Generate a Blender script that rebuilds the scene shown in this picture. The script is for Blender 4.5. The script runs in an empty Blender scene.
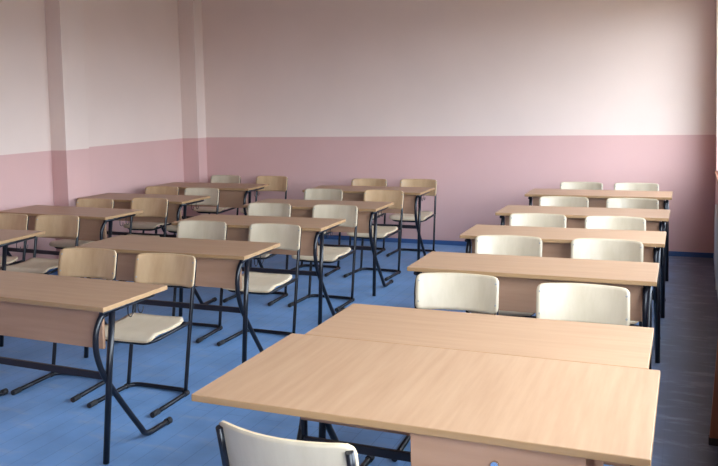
import bpy, bmesh, math, random
from mathutils import Vector, Matrix
random.seed(7)
scene = bpy.context.scene
COL = scene.collection

# ------------------------------------------------------------------ materials
def new_mat(name):
    m = bpy.data.materials.new(name); m.use_nodes = True
    nt = m.node_tree
    b = nt.nodes['Principled BSDF']
    return m, nt, b

def plain(name, col, rough=0.5, metal=0.0, spec=0.5, coat=0.0):
    m, nt, b = new_mat(name)
    b.inputs['Base Color'].default_value = (*col, 1)
    b.inputs['Roughness'].default_value = rough
    b.inputs['Metallic'].default_value = metal
    b.inputs['Specular IOR Level'].default_value = spec
    b.inputs['Coat Weight'].default_value = coat
    return m

def wood(name, c1, c2, axis='X', scale=9.0, stretch=14.0, rough=0.35, spec=0.5, rand=0.06, bump=0.0):
    """fine streaky veneer: noise squeezed across the grain, each object with its own offset"""
    m, nt, b = new_mat(name)
    N, L = nt.nodes, nt.links
    tc = N.new('ShaderNodeTexCoord')
    oi = N.new('ShaderNodeObjectInfo')
    off = N.new('ShaderNodeVectorMath'); off.operation = 'SCALE'
    off.inputs[0].default_value = (13.1, 7.7, 5.3)
    L.new(oi.outputs['Random'], off.inputs['Scale'])
    add = N.new('ShaderNodeVectorMath'); add.operation = 'ADD'
    L.new(tc.outputs['Object'], add.inputs[0]); L.new(off.outputs[0], add.inputs[1])
    mp = N.new('ShaderNodeMapping')
    s = {'X': (1, stretch, stretch), 'Y': (stretch, 1, stretch), 'Z': (stretch, stretch, 1)}[axis]
    mp.inputs['Scale'].default_value = s
    L.new(add.outputs[0], mp.inputs['Vector'])
    n = N.new('ShaderNodeTexNoise'); n.inputs['Scale'].default_value = scale * 0.25
    n.inputs['Detail'].default_value = 6; n.inputs['Roughness'].default_value = 0.62
    L.new(mp.outputs[0], n.inputs['Vector'])
    cr = N.new('ShaderNodeValToRGB')
    cr.color_ramp.elements[0].position = 0.30; cr.color_ramp.elements[0].color = (*c1, 1)
    cr.color_ramp.elements[1].position = 0.70; cr.color_ramp.elements[1].color = (*c2, 1)
    L.new(n.outputs['Fac'], cr.inputs['Fac'])
    hs = N.new('ShaderNodeHueSaturation')
    mr = N.new('ShaderNodeMapRange')
    mr.inputs['To Min'].default_value = 1 - rand; mr.inputs['To Max'].default_value = 1 + rand
    L.new(oi.outputs['Random'], mr.inputs['Value']); L.new(mr.outputs[0], hs.inputs['Value'])
    L.new(cr.outputs['Color'], hs.inputs['Color'])
    L.new(hs.outputs[0], b.inputs['Base Color'])
    b.inputs['Roughness'].default_value = rough
    b.inputs['Specular IOR Level'].default_value = spec
    return m

def wall_paint(name, upper, lower, zline):
    m, nt, b = new_mat(name)
    N, L = nt.nodes, nt.links
    tc = N.new('ShaderNodeTexCoord')
    sx = N.new('ShaderNodeSeparateXYZ'); L.new(tc.outputs['Object'], sx.inputs[0])
    gt = N.new('ShaderNodeMath'); gt.operation = 'GREATER_THAN'; gt.inputs[1].default_value = zline
    L.new(sx.outputs['Z'], gt.inputs[0])
    n = N.new('ShaderNodeTexNoise'); n.inputs['Scale'].default_value = 1.7; n.inputs['Detail'].default_value = 5
    L.new(tc.outputs['Object'], n.inputs['Vector'])
    mr = N.new('ShaderNodeMapRange'); mr.inputs['From Min'].default_value = 0.3; mr.inputs['From Max'].default_value = 0.7
    mr.inputs['To Min'].default_value = 0.975; mr.inputs['To Max'].default_value = 1.02
    L.new(n.outputs['Fac'], mr.inputs['Value'])
    mix = N.new('ShaderNodeMix'); mix.data_type = 'RGBA'
    mix.inputs['A'].default_value = (*lower, 1); mix.inputs['B'].default_value = (*upper, 1)
    L.new(gt.outputs[0], mix.inputs['Factor'])
    hs = N.new('ShaderNodeHueSaturation'); L.new(mr.outputs[0], hs.inputs['Value'])
    L.new(mix.outputs['Result'], hs.inputs['Color'])
    L.new(hs.outputs[0], b.inputs['Base Color'])
    b.inputs['Roughness'].default_value = 0.6
    b.inputs['Specular IOR Level'].default_value = 0.3
    n2 = N.new('ShaderNodeTexNoise'); n2.inputs['Scale'].default_value = 60; n2.inputs['Detail'].default_value = 3
    L.new(tc.outputs['Object'], n2.inputs['Vector'])
    bp = N.new('ShaderNodeBump'); bp.inputs['Strength'].default_value = 0.04; bp.inputs['Distance'].default_value = 0.01
    L.new(n2.outputs['Fac'], bp.inputs['Height']); L.new(bp.outputs[0], b.inputs['Normal'])
    return m

def floor_paint(name):
    """blue-painted boards running towards the back wall, scuffed; the window aisle is darker and greyer"""
    m, nt, b = new_mat(name)
    N, L = nt.nodes, nt.links
    tc = N.new('ShaderNodeTexCoord')
    mp = N.new('ShaderNodeMapping'); mp.inputs['Rotation'].default_value = (0, 0, math.pi / 2)
    L.new(tc.outputs['Object'], mp.inputs['Vector'])
    br = N.new('ShaderNodeTexBrick')
    br.inputs['Scale'].default_value = 1.0; br.inputs['Brick Width'].default_value = 1.9
    br.inputs['Row Height'].default_value = 0.11; br.inputs['Mortar Size'].default_value = 0.0018
    br.inputs['Mortar Smooth'].default_value = 0.3; br.inputs['Bias'].default_value = 0.0
    br.inputs['Color1'].default_value = (*BLUE1, 1); br.inputs['Color2'].default_value = (*BLUE2, 1)
    br.inputs['Mortar'].default_value = (0.11, 0.22, 0.43, 1)
    L.new(mp.outputs[0], br.inputs['Vector'])
    # darker grey blended over the blue along the aisle beside the windows
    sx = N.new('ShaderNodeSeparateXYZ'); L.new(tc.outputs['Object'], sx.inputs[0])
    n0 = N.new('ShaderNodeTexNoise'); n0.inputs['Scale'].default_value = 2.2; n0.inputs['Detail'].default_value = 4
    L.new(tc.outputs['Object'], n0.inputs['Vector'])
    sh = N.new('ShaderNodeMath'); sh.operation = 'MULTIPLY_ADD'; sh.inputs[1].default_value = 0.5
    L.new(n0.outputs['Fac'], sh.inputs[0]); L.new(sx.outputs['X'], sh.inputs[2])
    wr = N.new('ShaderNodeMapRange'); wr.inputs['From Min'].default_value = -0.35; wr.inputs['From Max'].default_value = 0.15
    wr.inputs['To Max'].default_value = AISLE_MIX
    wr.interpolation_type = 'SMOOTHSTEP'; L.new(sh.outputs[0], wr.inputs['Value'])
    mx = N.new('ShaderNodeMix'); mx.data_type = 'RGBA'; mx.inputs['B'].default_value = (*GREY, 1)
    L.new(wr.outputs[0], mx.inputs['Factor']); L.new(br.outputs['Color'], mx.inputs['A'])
    # pale scuffs
    mp2 = N.new('ShaderNodeMapping'); mp2.inputs['Rotation'].default_value = (0, 0, 0.5); mp2.inputs['Scale'].default_value = (2.0, 7.0, 1)
    L.new(tc.outputs['Object'], mp2.inputs['Vector'])
    n1 = N.new('ShaderNodeTexNoise'); n1.inputs['Scale'].default_value = 1.6; n1.inputs['Detail'].default_value = 8; n1.inputs['Roughness'].default_value = 0.7
    L.new(mp2.outputs[0], n1.inputs['Vector'])
    r1 = N.new('ShaderNodeMapRange'); r1.inputs['From Min'].default_value = 0.52; r1.inputs['From Max'].default_value = 0.80
    r1.inputs['To Max'].default_value = 0.60
    L.new(n1.outputs['Fac'], r1.inputs['Value'])
    mx2 = N.new('ShaderNodeMix'); mx2.data_type = 'RGBA'; mx2.inputs['B'].default_value = (0.36, 0.42, 0.52, 1)
    L.new(r1.outputs[0], mx2.inputs['Factor']); L.new(mx.outputs['Result'], mx2.inputs['A'])
    # broad darker patches
    n3 = N.new('ShaderNodeTexNoise'); n3.inputs['Scale'].default_value = 3.0; n3.inputs['Detail'].default_value = 5
    L.new(tc.outputs['Object'], n3.inputs['Vector'])
    r3 = N.new('ShaderNodeMapRange'); r3.inputs['From Min'].default_value = 0.3; r3.inputs['From Max'].default_value = 0.7
    r3.inputs['To Min'].default_value = 0.86; r3.inputs['To Max'].default_value = 1.12
    L.new(n3.outputs['Fac'], r3.inputs['Value'])
    hs = N.new('ShaderNodeHueSaturation'); L.new(r3.outputs[0], hs.inputs['Value']); L.new(mx2.outputs['Result'], hs.inputs['Color'])
    L.new(hs.outputs[0], b.inputs['Base Color'])
    b.inputs['Roughness'].default_value = 0.5
    b.inputs['Specular IOR Level'].default_value = 0.35
    return m

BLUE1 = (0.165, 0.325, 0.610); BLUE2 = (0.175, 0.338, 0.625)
GREY = (0.095, 0.100, 0.140); AISLE_MIX = 0.92

M_TOP = wood('beech_laminate', (0.365, 0.213, 0.122), (0.425, 0.259, 0.153), 'X', rough=0.40)
M_TOPY = wood('beech_laminate_lengthwise', (0.365, 0.213, 0.122), (0.435, 0.269, 0.160), 'Y', rough=0.40)
M_EDGE = wood('beech_edging', (0.315, 0.182, 0.082), (0.37, 0.220, 0.108), 'X', rough=0.45)
M_PANEL = wood('beech_panel', (0.355, 0.196, 0.118), (0.410, 0.236, 0.148), 'X', rough=0.5)
M_TAN = wood('aged_birch_plywood', (0.44, 0.275, 0.145), (0.58, 0.395, 0.23), 'Z', scale=5, stretch=8, rough=0.32, rand=0.05)
M_BIRCH = wood('birch_plywood', (0.46, 0.375, 0.265), (0.57, 0.48, 0.355), 'Z', scale=5, stretch=8, rough=0.32, rand=0.05)
M_SEAT = wood('birch_seat', (0.60, 0.49, 0.35), (0.68, 0.57, 0.43), 'Y', scale=5, stretch=8, rough=0.32, rand=0.05)
M_PLY = plain('plywood_edge', (0.62, 0.47, 0.30), 0.6)
M_STEEL = plain('dark_painted_steel', (0.006, 0.007, 0.012), 0.32, 0.0, 0.35, 0.1)
M_BAR = plain('dark_painted_bar', (0.013, 0.010, 0.014), 0.42)
M_RUBBER = plain('black_rubber', (0.015, 0.015, 0.017), 0.7)
M_RIVET = plain('grey_rivet', (0.32, 0.31, 0.30), 0.5)
M_CHROME = plain('chrome', (0.75, 0.76, 0.78), 0.18, 1.0)
M_WHITE = plain('cream_gloss_paint', (0.74, 0.68, 0.55), 0.4)
M_RAD = plain('pale_radiator_enamel', (0.62, 0.66, 0.66), 0.4)
M_BROWN = wood('brown_stained_wood', (0.20, 0.075, 0.035), (0.27, 0.105, 0.05), 'Z', rough=0.5)
M_SKIRT = plain('blue_skirting_paint', (0.045, 0.11, 0.28), 0.45)
M_CEIL = plain('ceiling_paint', (0.50, 0.42, 0.38), 0.8)
M_WALL = wall_paint('two_tone_wall_paint', (0.80, 0.655, 0.590), (0.665, 0.420, 0.395), 1.255)
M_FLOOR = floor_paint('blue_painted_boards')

def glass_mat():
    m = bpy.data.materials.new('window_glass'); m.use_nodes = True
    nt = m.node_tree; nt.nodes.clear()
    o = nt.nodes.new('ShaderNodeOutputMaterial'); t = nt.nodes.new('ShaderNodeBsdfTransparent')
    g = nt.nodes.new('ShaderNodeBsdfGlossy'); g.inputs['Roughness'].default_value = 0.02
    x = nt.nodes.new('ShaderNodeMixShader'); x.inputs[0].default_value = 0.06
    t.inputs['Color'].default_value = (0.95, 0.97, 0.96, 1)
    nt.links.new(t.outputs[0], x.inputs[1]); nt.links.new(g.outputs[0], x.inputs[2]); nt.links.new(x.outputs[0], o.inputs[0])
    return m
M_GLASS = glass_mat()

# ------------------------------------------------------------------ mesh helpers
def add_box(bm, x0, x1, y0, y1, z0, z1, mi=0):
    vs = [bm.verts.new(c) for c in ((x0,y0,z0),(x1,y0,z0),(x1,y1,z0),(x0,y1,z0),(x0,y0,z1),(x1,y0,z1),(x1,y1,z1),(x0,y1,z1))]
    fs = []
    for f in ((0,3,2,1),(4,5,6,7),(0,1,5,4),(1,2,6,5),(2,3,7,6),(3,0,4,7)):
        fc = bm.faces.new([vs[i] for i in f]); fc.material_index = mi; fs.append(fc)
    return fs

def smooth_path(pts, rad=0.05, n=6):
    """polyline with its inner corners rounded"""
    P = [Vector(p) for p in pts]; out = [P[0]]
    for i in range(1, len(P) - 1):
        a, b, c = P[i-1], P[i], P[i+1]
        d1 = (a - b); d2 = (c - b)
        r = min(rad, d1.length * .49, d2.length * .49)
        p1 = b + d1.normalized() * r; p2 = b + d2.normalized() * r
        for k in range(n + 1):
            t = k / n
            out.append((1-t)**2 * p1 + 2*t*(1-t) * b + t*t * p2)
    out.append(P[-1]); return out

def catmull(pts, n=6):
    P = [Vector(p) for p in pts]; P = [P[0]*2 - P[1]] + P + [P[-1]*2 - P[-2]]
    out = []
    for i in range(1, len(P) - 2):
        a, b, c, d = P[i-1:i+3]
        for k in range(n):
            t = k / n
            out.append(0.5*((2*b) + (c-a)*t + (2*a-5*b+4*c-d)*t*t + (3*b-a-3*c+d)*t**3))
    out.append(P[-2]); return out

def add_tube(bm, path, rx, ry=None, seg=10, side=None, mi=0):
    """sweep an ellipse (rx along `side`, ry across) along a path"""
    ry = ry or rx; P = [Vector(p) for p in path]; rings = []
    ref = Vector(side) if side else None
    for i, p in enumerate(P):
        t = (P[min(i+1, len(P)-1)] - P[max(i-1, 0)]).normalized()
        if ref is None:
            ref = Vector((1,0,0)) if abs(t.x) < .9 else Vector((0,0,1))
        a = (ref - t * ref.dot(t)).normalized(); b = t.cross(a)
        if side is None: ref = a
        rings.append([bm.verts.new(p + a*rx*math.cos(2*math.pi*k/seg) + b*ry*math.sin(2*math.pi*k/seg)) for k in range(seg)])
    for r0, r1 in zip(rings, rings[1:]):
        for k in range(seg):
            f = bm.faces.new((r0[k], r0[(k+1)%seg], r1[(k+1)%seg], r1[k])); f.smooth = True; f.material_index = mi
    for r, rev in ((rings[0], True), (rings[-1], False)):
        f = bm.faces.new(list(reversed(r)) if rev else r); f.material_index = mi

def build(name, bm, mats, parent=None, bevel=0.0, seg=2):
    bmesh.ops.recalc_face_normals(bm, faces=bm.faces)
    me = bpy.data.meshes.new(name); bm.to_mesh(me); bm.free()
    for m in (mats if isinstance(mats, (list, tuple)) else [mats]): me.materials.append(m)
    o = bpy.data.objects.new(name, me); COL.objects.link(o)
    if parent: o.parent = parent
    if bevel:
        md = o.modifiers.new('bevel', 'BEVEL'); md.width = bevel; md.segments = seg; md.limit_method = 'ANGLE'
        md.harden_normals = True
    return o

def box_obj(name, dims, mat, parent=None, bevel=0.0):
    bm = bmesh.new(); add_box(bm, *dims); return build(name, bm, mat, parent, bevel)

def tube_obj(name, path, r, mat, parent=None, ry=None, seg=10, side=None):
    bm = bmesh.new(); add_tube(bm, path, r, ry, seg, side); return build(name, bm, mat, parent)

def thing(name, label, cat, loc, rz=0.0, group=None):
    o = bpy.data.objects.new(name, None); COL.objects.link(o)
    o.empty_display_size = 0.1
    o.location = loc; o.rotation_euler = (0, 0, rz)
    o['label'] = label; o['category'] = cat
    if group: o['group'] = group
    return o

KIDS = {}
def kids(o):
    return [c for c in bpy.data.objects if c.parent == o]

def dup(root, loc, rz, label, group=None):
    r = root.copy(); COL.objects.link(r); r.location = loc; r.rotation_euler = (0, 0, rz); r['label'] = label
    if group: r['group'] = group
    for ch in kids(root):
        c = ch.copy(); COL.objects.link(c); c.parent = r
        for g in kids(ch):
            d = g.copy(); COL.objects.link(d); d.parent = c
    return r

def struct(o):
    o['kind'] = 'structure'; return o

# ------------------------------------------------------------------ the room
XL, XR, YF, YB, ZC = -5.99, 0.235, -1.6, 9.17, 3.15
TH = 0.20
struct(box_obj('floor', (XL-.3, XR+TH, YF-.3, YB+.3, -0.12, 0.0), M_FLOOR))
struct(box_obj('ceiling', (XL-.3, XR+TH, YF-.3, YB+.3, ZC, ZC+.15), M_CEIL))
struct(box_obj('wall_back', (XL-.3, XR+TH, YB, YB+.3, 0, ZC), M_WALL))
struct(box_obj('wall_left', (XL-.3, XL, YF, YB, 0, ZC), M_WALL))
struct(box_obj('wall_front', (XL-.3, XR+TH, YF-.3, YF, 0, ZC), M_WALL))
struct(box_obj('trim_1', (XL, -5.795, 6.58, 6.93, 0, ZC), M_WALL, bevel=0.006))      # pillar on the left wall
struct(box_obj('trim_2', (XL, -5.755, 8.97, YB, 0, ZC), M_WALL, bevel=0.006))        # pillar in the far corner
WIN = [(7.05, 8.68), (4.40, 6.50), (1.90, 4.10), (-0.60, 1.60)]
ZS, ZH = 0.93, 2.65
bm = bmesh.new()
add_box(bm, XR, XR+TH, YF, YB, 0, ZS); add_box(bm, XR, XR+TH, YF, YB, ZH, ZC)
edges = [YB] + [e for a, b in WIN for e in (b, a)] + [YF]
for k in range(0, len(edges), 2):
    add_box(bm, XR, XR+TH, edges[k+1], edges[k], ZS, ZH)
struct(build('wall_right', bm, M_WALL))
for i, (a, b) in enumerate(WIN):
    bm = bmesh.new(); x0, x1, w = XR+.12, XR+.17, .05
    add_box(bm, x0, x1, a, b, ZS, ZS+w); add_box(bm, x0, x1, a, b, ZH-w, ZH)
    mid = (a + b) / 2
    for y in (a, mid - w/2, b - w): add_box(bm, x0, x1, y, y+w, ZS+w, ZH-w)
    add_box(bm, x0, x1, a+w, mid-w/2, 2.10, 2.10+w); add_box(bm, x0, x1, mid+w/2, b-w, 2.10, 2.10+w)
    win = struct(build('window_%d' % (i+1), bm, M_WHITE, bevel=.004))
    bm = bmesh.new(); add_box(bm, XR+.143, XR+.147, a+w, b-w, ZS+w, ZH-w)
    build('glass_pane', bm, M_GLASS, win)
    struct(box_obj('trim_%d' % (i+3), (XR-.018, XR+.12, a-.03, b+.03, ZS-.03, ZS), M_BROWN, bevel=.005))   # inner sill
# skirting
struct(box_obj('baseboard_back', (-5.755, XR, YB-.014, YB, 0, .05), M_SKIRT, bevel=.003))
bm = bmesh.new()
add_box(bm, XL, XL+.014, YF, 6.58, 0, .05); add_box(bm, XL, XL+.014, 6.93, 8.97, 0, .05)
struct(build('baseboard_left', bm, M_SKIRT))
struct(box_obj('baseboard_right', (XR-.014, XR, YF, YB-.014, 0, .05), M_SKIRT, bevel=.003))

# ------------------------------------------------------------------ pupil's desk
W, D, H = 1.294, 0.497, 0.761
def make_desk(loc, rz, label):
    t = thing('school_desk', label, 'desk', loc, rz, 'beech school desks standing in three columns')
    bm = bmesh.new()
    fs = add_box(bm, -W/2, W/2, 0, D, H-.023, H)
    for f in fs[2:]: f.material_index = 1
    build('desktop', bm, [M_TOP, M_EDGE], t, bevel=.0025)
    box_obj('modesty_panel', (-.580, .580, .066, .084, .538, H-.0235), M_PANEL, t, bevel=.002)
    for s in (-1, 1):
        x = s * .607
        tube_obj('front_leg', smooth_path([(x, .020, .002), (x, .066, .40), (x, .108, .715)], .03), .0150, M_STEEL, t, ry=.016, side=(1,0,0))
        pl = t
        tube_obj('support_rail', smooth_path([(x, .030, .722), (x, .20, .724), (x, .425, .726)], .03), .012, M_STEEL, t, ry=.012, side=(1,0,0))
        cx = s * .594
        path = catmull([(cx, .060, .715), (cx, .030, .685), (cx, .006, .640), (cx, -.002, .575), (cx, .008, .510), (cx, .045, .420),
                        (cx, .115, .315), (cx, .215, .180), (cx, .300, .070), (cx, .330, .032), (cx, .370, .018), (cx, .430, .017), (cx, .520, .017)], 5)
        cl = tube_obj('curved_leg', path, .014, M_STEEL, t, ry=.015, side=(1,0,0))
        tube_obj('end_cap', [(cx, .512, .0185), (cx, .545, .0185)], .0180, M_RUBBER, cl, ry=.0180, side=(1,0,0))
        for hy in (.26, .34):
            hx = x - s*.03
            tube_obj('bag_hook', smooth_path([(x-s*.012, hy, .720), (hx, hy, .700), (hx, hy, .655), (hx, hy+.022, .640), (hx, hy+.040, .655), (hx, hy+.040, .672)], .014, 4), .0026, M_STEEL, t, seg=6)
    box_obj('crossbar', (-.584, .584, .057, .075, .390, .424), M_BAR, t, bevel=.003)
    return t

# ------------------------------------------------------------------ chair (faces local -y)
def make_chair(loc, rz, label):
    t = thing('school_chair', label, 'chair', loc, rz, 'birch school chairs facing the front of the classroom')
    up = lambda z: .148 * (z / .74) ** 1.12
    # backrest: bent plywood panel with rounded corners, edges at the uprights, middle bowed to the rear
    bw, zb, zt, th, rc = .212, .612, .793, .010, .030
    nx, nz = 22, 12
    bm = bmesh.new(); grid = {}
    for side in (0, 1):
        for i in range(nx + 1):
            for j in range(nz + 1):
                uu = -1 + 2*i/nx; vv = j/nz
                # squash the grid corners into quarter-circle corners
                hx, hz = bw, (zt - zb)/2
                px, pz = uu*hx, (vv*2-1)*hz
                ax, az = abs(px)-(hx-rc), abs(pz)-(hz-rc)
                if ax > 0 and az > 0:
                    m_ = max(ax, az); l_ = math.hypot(ax, az)
                    px = math.copysign(hx-rc + ax*m_/l_, px); pz = math.copysign(hz-rc + az*m_/l_, pz)
                z = (zb+zt)/2 + pz
                bow = .052 * (1 - (px/bw)**2)
                y = up(z) - .020 + bow + (th if side else 0)
                grid[side, i, j] = bm.verts.new((px, y, z))
    for i in range(nx):
        for j in range(nz):
            f = bm.faces.new([grid[0,i,j], grid[0,i+1,j], grid[0,i+1,j+1], grid[0,i,j+1]]); f.smooth = True
            f = bm.faces.new([grid[1,i,j], grid[1,i,j+1], grid[1,i+1,j+1], grid[1,i+1,j]]); f.smooth = True
    ring = [(i,0) for i in range(nx)] + [(nx,j) for j in range(nz)] + [(i,nz) for i in range(nx,0,-1)] + [(0,j) for j in range(nz,0,-1)]
    for a, b in zip(ring, ring[1:]+ring[:1]):
        f = bm.faces.new([grid[0,*a], grid[1,*a], grid[1,*b], grid[0,*b]]); f.material_index = 1
    back = build('backrest', bm, [M_BIRCH, M_PLY], t)
    for s in (-1, 1):
        for z in (.655, .758):
            x = s*.197; y = up(z) - .020 + .052*(1-(x/bw)**2)
            tube_obj('rivet', [(x, y-.0025, z), (x, y+.004, z)], .0055, M_RIVET, back, seg=8)
    # seat: saddle-shaped ply, rear corners rounded, front rolled down
    bm = bmesh.new(); grid = {}
    nx, ny = 14, 16
    y0, y1 = -.325, .040
    for side in (0, 1):
        for i in range(nx+1):
            for j in range(ny+1):
                uu = -1+2*i/nx; vv = j/ny
                hw = .208 - .012*vv
                px = uu*hw; py = (vv*2-1)*(y1-y0)/2
                ax, ay = abs(px)-(hw-.04), abs(py)-((y1-y0)/2-.04)
                if ax > 0 and ay > 0:
                    m_ = max(ax, ay); l_ = math.hypot(ax, ay)
                    px = math.copysign(hw-.04+ax*m_/l_, px); py = math.copysign((y1-y0)/2-.04+ay*m_/l_, py)
                y = (y0+y1)/2+py
                q = (y-y0)/(y1-y0)
                z = .440 - .030*max(0, (.22-q)/.22)**2 - .010*math.sin(math.pi*min(1, max(0, (q-.15)/.85))) + .006*uu*uu + .012*max(0,(q-.8)/.2)**2
                grid[side,i,j] = bm.verts.new((px, y, z - (.011 if side else 0)))
    for i in range(nx):
        for j in range(ny):
            f = bm.faces.new([grid[0,i,j], grid[0,i+1,j], grid[0,i+1,j+1], grid[0,i,j+1]]); f.smooth = True
            f = bm.faces.new([grid[1,i,j], grid[1,i,j+1], grid[1,i+1,j+1], grid[1,i+1,j]]); f.smooth = True
    ring = [(i,0) for i in range(nx)] + [(nx,j) for j in range(ny)] + [(i,ny) for i in range(nx,0,-1)] + [(0,j) for j in range(ny,0,-1)]
    for a, b in zip(ring, ring[1:]+ring[:1]):
        f = bm.faces.new([grid[0,*a], grid[1,*a], grid[1,*b], grid[0,*b]]); f.material_index = 1
    build('seat', bm, [M_SEAT, M_PLY], t)
    # uprights: straight tubes leaning back, standing on the floor frame
    for s in (-1, 1):
        x = s*.207
        pts = [(x*.97, up(z) if z > .03 else 0.0, z) for z in (.020, .10, .20, .30, .40, .50, .60, .70, .774)]
        tube_obj('upright', pts, .0108, M_STEEL, t, ry=.0135, side=(1,0,0))
    # seat support: bent tube from upright to upright round under the seat front
    zs = .411
    tube_obj('seat_support', smooth_path([(-.200, up(zs), zs+.004), (-.197, -.06, zs), (-.190, -.25, zs-.010), (-.14, -.290, zs-.024), (.14, -.290, zs-.024), (.190, -.25, zs-.010), (.197, -.06, zs), (.200, up(zs), zs+.004)], .06), .0105, M_STEEL, t)
    # floor frame: U of tube, open to the front, with rubber feet
    ff = tube_obj('floor_frame', smooth_path([(-.212, -.325, .0155), (-.205, .045, .0155), (.205, .045, .0155), (.212, -.325, .0155)], .075, 8), .0128, M_STEEL, t)
    for s in (-1, 1):
        tube_obj('foot_cap', [(s*.2122, -.350, .0158), (s*.2115, -.290, .0158)], .0158, M_RUBBER, ff)
        tube_obj('foot_pad', [(s*.2057, -.020, .0158), (s*.2050, .015, .0158)], .0158, M_RUBBER, ff)
    return t

# ------------------------------------------------------------------ place desks
ORD = ['nearest', 'second', 'third', 'fourth', 'last']
desks = {
 'B0': (-3.145, 3.054, -.030, 'beech desk at lower left, nearest of the middle column, its modesty panel below'),
 'B1': (-3.132, 4.333, .012, 'beech desk of the middle column, second from the front, behind the nearest left desk'),
 'B2': (-3.123, 5.457, .019, 'beech desk of the middle column, third from the front'),
 'B3': (-3.100, 6.550, .015, 'beech desk of the middle column, fourth from the front'),
 'B4': (-3.088, 7.795, .001, 'beech desk at the far end of the middle column, nearest the back wall'),
 'A1': (-5.105, 4.290, .060, 'beech desk tip at the left picture edge, nearest visible desk along the left wall'),
 'A2': (-5.150, 5.580, -.045, 'beech desk in front of the wall pillar, second visible of the left wall column'),
 'A3': (-5.105, 6.640, -.020, 'beech desk of the left wall column, third visible, just behind the wall pillar'),
 'A4': (-5.040, 7.805, .008, 'beech desk at the far end of the left wall column, by the corner pillar'),
 'C0': (-.774, 2.950, .002, "beech desk of the window column pushed against the large teacher's desk"),
 'C1': (-.795, 4.335, .006, "beech desk of the window column, next behind the one touching the teacher's desk"),
 'C2': (-.787, 5.448, .005, 'beech desk of the window column, middle one of its five'),
 'C3': (-.789, 6.578, -.005, 'beech desk of the window column, second from the back wall'),
 'C4': (-.792, 7.885, .003, 'beech desk at the far end of the window column, nearest the back wall'),
}
first = None
for k, (x, y, a, lab) in desks.items():
    if first is None: first = make_desk((x, y, 0), a, lab)
    else:
        d_ = dup(first, (x, y, 0), a, lab)
        if k == 'C0': d_.scale.y = 1.065       # this desk is a little deeper

# ------------------------------------------------------------------ place chairs: x, y of the backrest top, turn in degrees
pos = {
 'B0R': (-2.89, 4.10, 1, 'birch chair with its seat showing, behind the right half of the nearest left desk'),
 'B0L': (-3.49, 4.12, 4, 'birch chair behind the left part of the nearest desk at lower left'),
 'B1R': (-2.80, 5.36, 0, 'birch chair at the right half of the second middle-column desk'),
 'B1L': (-3.43, 5.36, 3, 'birch chair at the left half of the second middle-column desk'),
 'B2R': (-2.80, 6.49, -1, 'birch chair at the right half of the third middle-column desk'),
 'B2L': (-3.43, 6.47, 2, 'birch chair at the left half of the third middle-column desk'),
 'B3R': (-2.78, 7.67, -3, 'birch chair at the right half of the fourth middle-column desk'),
 'B3L': (-3.43, 7.66, 1, 'birch chair at the left half of the fourth middle-column desk'),
 'B4R': (-2.77, 8.78, 1, 'birch chair by the back wall at the right half of the last middle-column desk'),
 'B4L': (-3.34, 8.74, 2, 'birch chair by the back wall at the left half of the last middle-column desk'),
 'A1R': (-4.83, 5.34, 6, 'birch chair at the right half of the first visible left-wall desk'),
 'A1L': (-5.34, 5.30, 5, 'birch chair at the left picture edge, left half of the first visible left-wall desk'),
 'A2R': (-4.79, 6.57, 0, 'birch chair at the right half of the left-wall desk in front of the pillar'),
 'A2L': (-5.31, 6.40, 4, 'birch chair beside the wall pillar at the left half of its desk'),
 'A3R': (-4.78, 7.49, 2, 'birch chair at the right half of the desk just behind the wall pillar'),
 'A3L': (-5.32, 7.53, 2, 'birch chair at the left half of the desk just behind the wall pillar'),
 'A4R': (-4.65, 8.86, 0, 'birch chair by the back wall at the right half of the last left-wall desk'),
 'A4L': (-5.30, 8.86, 0, 'birch chair by the corner pillar at the left half of the last left-wall desk'),
 'C0L': (-1.085, 4.06, 4, "pale birch chair behind the left half of the desk joined to the teacher's desk"),
 'C0R': (-.462, 4.00, 2, "pale birch chair behind the right half of the desk joined to the teacher's desk"),
 'C1L': (-1.07, 5.29, 4, 'pale birch chair at the left half of the second window-column desk'),
 'C1R': (-.468, 5.31, 1, 'pale birch chair at the right half of the second window-column desk'),
 'C2L': (-1.06, 6.35, 1, 'pale birch chair at the left half of the middle window-column desk'),
 'C2R': (-.50, 6.33, 1, 'pale birch chair at the right half of the middle window-column desk'),
 'C3L': (-1.02, 7.47, 0, 'pale birch chair at the left half of the window-column desk second from the back'),
 'C3R': (-.45, 7.47, 1, 'pale birch chair at the right half of the window-column desk second from the back'),
 'C4L': (-1.02, 8.76, 0, 'pale birch chair by the back wall, left half of the last window-column desk'),
 'C4R': (-.49, 8.76, 0, 'pale birch chair by the back wall, right half of the last window-column desk'),
}
ch0 = None; tan = []
for k, (x, y, deg, lab) in pos.items():
    a = math.radians(deg)
    loc = (x + .145*math.sin(a), y - .145*math.cos(a), 0)
    if ch0 is None: ch0 = make_chair(loc, a, lab)
    else: c_ = dup(ch0, loc, a, lab)
    if k in ('B0L', 'A1L', 'A1R', 'A2L', 'A3L', 'B3R', 'B4R', 'B4L', 'A4R', 'A2R'): tan.append(c_)
a = math.radians(176.5)
tc_ = dup(ch0, (-1.005, 2.105, 0), a, "pale birch chair seen from behind at the teacher's desk, in the foreground")
tc_.scale = (1.02, 1.02, 1.012)
tc_['group'] = 'chair at the front facing the class'
tan.append(ch0)
tan_mesh = None
for c_ in tan:                                   # some backrests are older, darker plywood
    for p_ in kids(c_):
        if p_.name.startswith('backrest'):
            if tan_mesh is None:
                tan_mesh = p_.data.copy(); tan_mesh.materials[0] = M_TAN
            p_.data = tan_mesh

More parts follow.
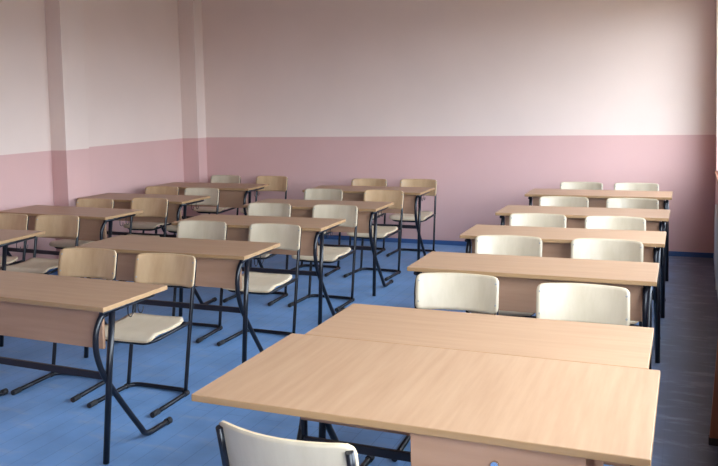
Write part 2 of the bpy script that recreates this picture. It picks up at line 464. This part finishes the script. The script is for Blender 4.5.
# ------------------------------------------------------------------ teacher's desk
TX0, TX1, TY0, TY1 = -1.475, -.088, 2.203, 2.944
tcx = (TX0+TX1)/2
t = thing('teacher_desk', 'large beech desk in the foreground with a drawer pedestal on its right', 'desk', (tcx, TY0, 0), 0)
hw, dd = (TX1-TX0)/2, TY1-TY0
bm = bmesh.new(); fs = add_box(bm, -hw, hw, 0, dd, H-.023, H+.001)
for f in fs[2:]: f.material_index = 1
build('desktop', bm, [M_TOPY, M_EDGE], t, bevel=.0035)
box_obj('modesty_panel', (-hw+.09, hw-.09, dd-.125, dd-.107, .46, H-.0235), M_PANEL, t, bevel=.002)
for s in (-1, 1):
    x = s*(hw-.085)
    tube_obj('rear_leg', [(x, dd-.085, .004), (x, dd-.085, .40), (x, dd-.085, .71)], .0135, M_STEEL, t, ry=.016, side=(1,0,0))
    tube_obj('support_rail', smooth_path([(x, .10, .724), (x, dd*.5, .724), (x, dd-.03, .722)], .03), .012, M_STEEL, t, side=(1,0,0))
    cx = x + s*.012
    cl = tube_obj('curved_leg', catmull([(cx, dd-.035-v, z) for v, z in ((.060,.715),(.030,.685),(.006,.640),(-.002,.575),(.008,.510),(.045,.405),(.115,.300),(.215,.175),(.300,.070),(.330,.032),(.370,.018),(.430,.017),(.600,.017))], 5), .014, M_STEEL, t, ry=.015, side=(1,0,0))
    tube_obj('end_cap', [(cx, dd-.630, .0185), (cx, dd-.665, .0185)], .018, M_RUBBER, cl, side=(1,0,0))
box_obj('crossbar', (-hw+.093, hw-.093, dd-.110, dd-.092, .352, .386), M_BAR, t, bevel=.003)
ped = bmesh.new()
px0, px1, py0, py1 = -.743-tcx, -.250-tcx, .030, .500
for d in ((px0, px0+.018, py0+.02, py1, .24, H-.0235), (px1-.018, px1, py0+.02, py1, .24, H-.0235), (px0+.018, px1-.018, py0+.02, py1, .24, .258), (px0+.018, px1-.018, py1-.012, py1, .258, H-.0235)):
    add_box(ped, *d)
build('pedestal_case', ped, M_PANEL, t)
for i, (z0, z1) in enumerate(((.600, H-.026), (.424, .597), (.240, .421))):
    fr = box_obj('drawer_front', (px0, px1, py0, py0+.0195, z0, z1), M_PANEL, t, bevel=.002)
    if i == 0:
        bm = bmesh.new(); lx = -.495-tcx
        add_tube(bm, [(lx, py0+.002, .672), (lx, py0-.008, .672), (lx, py0-.011, .672)], .011, seg=14); add_box(bm, lx-.0012, lx+.0012, py0-.0125, py0-.0105, .666, .678)
        build('lock', bm, M_CHROME, fr)
    else:
        tube_obj('handle', smooth_path([((px0+px1)/2-.05, py0+.002, (z0+z1)/2), ((px0+px1)/2-.05, py0-.025, (z0+z1)/2), ((px0+px1)/2+.05, py0-.025, (z0+z1)/2), ((px0+px1)/2+.05, py0+.002, (z0+z1)/2)], .012), .004, M_CHROME, fr, seg=8)

# ------------------------------------------------------------------ things along the window wall
t = thing('radiator', 'pale enamelled radiator under the far window, just inside the right picture edge', 'radiator', (XR, 6.8, 0), 0)
bm = bmesh.new(); add_box(bm, -.036, -.004, -1.1, 1.0, .12, .72)
for k in range(21): add_box(bm, -.0395, -.036, -1.08+k*.099, -1.02+k*.099, .16, .68)
build('radiator_panel', bm, M_RAD, t, bevel=.004)
for y in (-.98, .88): box_obj('foot', (-.030, -.010, y, y+.05, 0, .12), M_RAD, t)
t = thing('wooden_board', 'brown wooden board standing at the right picture edge by the window aisle', 'board', (XR, 4.26, 0), 0)
bm = bmesh.new()
prof = [(-.143, .034), (-.004, .034), (-.004, .56), (-.106, .56)]
v0 = [bm.verts.new((x, 0, z)) for x, z in prof]; v1 = [bm.verts.new((x, .035, z)) for x, z in prof]
bm.faces.new(v0); bm.faces.new(v1[::-1])
for k in range(4): bm.faces.new((v0[k], v0[(k+1)%4], v1[(k+1)%4], v1[k]))
build('board', bm, M_BROWN, t, bevel=.003)
box_obj('base_strip', (-.146, -.004-.012, -.004, .039, 0, .034), M_RUBBER, t)

# ------------------------------------------------------------------ daylight
w = bpy.data.worlds.new('sky'); scene.world = w; w.use_nodes = True
N, L = w.node_tree.nodes, w.node_tree.links
bg = N['Background']
tc = N.new('ShaderNodeTexCoord'); sx = N.new('ShaderNodeSeparateXYZ'); L.new(tc.outputs['Generated'], sx.inputs[0])
cr = N.new('ShaderNodeValToRGB'); mr = N.new('ShaderNodeMapRange'); mr.inputs['From Min'].default_value = -1
L.new(sx.outputs['Z'], mr.inputs['Value']); L.new(mr.outputs[0], cr.inputs['Fac'])
e = cr.color_ramp.elements
e[0].position = 0.0; e[0].color = (.12, .115, .10, 1)
e[1].position = 1.0; e[1].color = (.62, .70, .84, 1)
for p_, c_ in ((.485, (.18, .17, .15, 1)), (.52, (.86, .95, 1.08, 1)), (.62, (.88, .98, 1.14, 1))):
    q = e.new(p_); q.color = c_
L.new(cr.outputs[0], bg.inputs['Color']); bg.inputs['Strength'].default_value = 18.5
for i, (a, b) in enumerate(WIN):
    ld = bpy.data.lights.new('daylight_portal', 'AREA'); ld.shape = 'RECTANGLE'
    ld.size = ZH-ZS; ld.size_y = b-a
    ld.cycles.is_portal = True
    lo = bpy.data.objects.new('daylight_portal', ld); COL.objects.link(lo)
    lo.matrix_world = Matrix(((0,0,1,XR+TH+.01),(0,1,0,(a+b)/2),(-1,0,0,(ZS+ZH)/2),(0,0,0,1)))

# hazy low sun behind thin cloud, slanting in along the window wall
sd = bpy.data.lights.new('hazy_sun', 'SUN'); sd.energy = 0.8; sd.angle = math.radians(40); sd.color = (1.0, .97, .92)
so = bpy.data.objects.new('hazy_sun', sd); COL.objects.link(so); so.location = (6, -8, 5)
so.rotation_euler = Vector((-1.0, 1.35, -.72)).to_track_quat('-Z', 'Y').to_euler()

# ------------------------------------------------------------------ camera (solved from the photograph)
F, PITCH, YAW, ROLL, CH, CX, CY = 824.4646, .06743526, .41491251, -.02485721, 1.70041632, -31.3208, -77.24928
f = Vector((-math.sin(YAW)*math.cos(PITCH), math.cos(YAW)*math.cos(PITCH), -math.sin(PITCH)))
r = Vector((math.cos(YAW), math.sin(YAW), 0)); u = r.cross(f)
r, u = math.cos(ROLL)*r + math.sin(ROLL)*u, -math.sin(ROLL)*r + math.cos(ROLL)*u
cd = bpy.data.cameras.new('camera'); cam = bpy.data.objects.new('camera', cd); COL.objects.link(cam)
cd.sensor_fit = 'HORIZONTAL'; cd.sensor_width = 36; cd.lens = F/718*36
cd.shift_x = -CX/718; cd.shift_y = CY/718; cd.clip_start = .02
cam.matrix_world = Matrix(((r.x, u.x, -f.x, 0), (r.y, u.y, -f.y, 0), (r.z, u.z, -f.z, CH), (0, 0, 0, 1)))
scene.camera = cam

vs = scene.view_settings
scene.display_settings.display_device = 'sRGB'
vs.view_transform = 'Standard'; vs.look = 'None'; vs.gamma = 1; vs.use_curve_mapping = False
vs.exposure = 0.0
scene.cycles.max_bounces = 10; scene.cycles.diffuse_bounces = 7; scene.cycles.transparent_max_bounces = 12
scene.cycles.use_denoising = True
scene.cycles.sample_clamp_indirect = 8
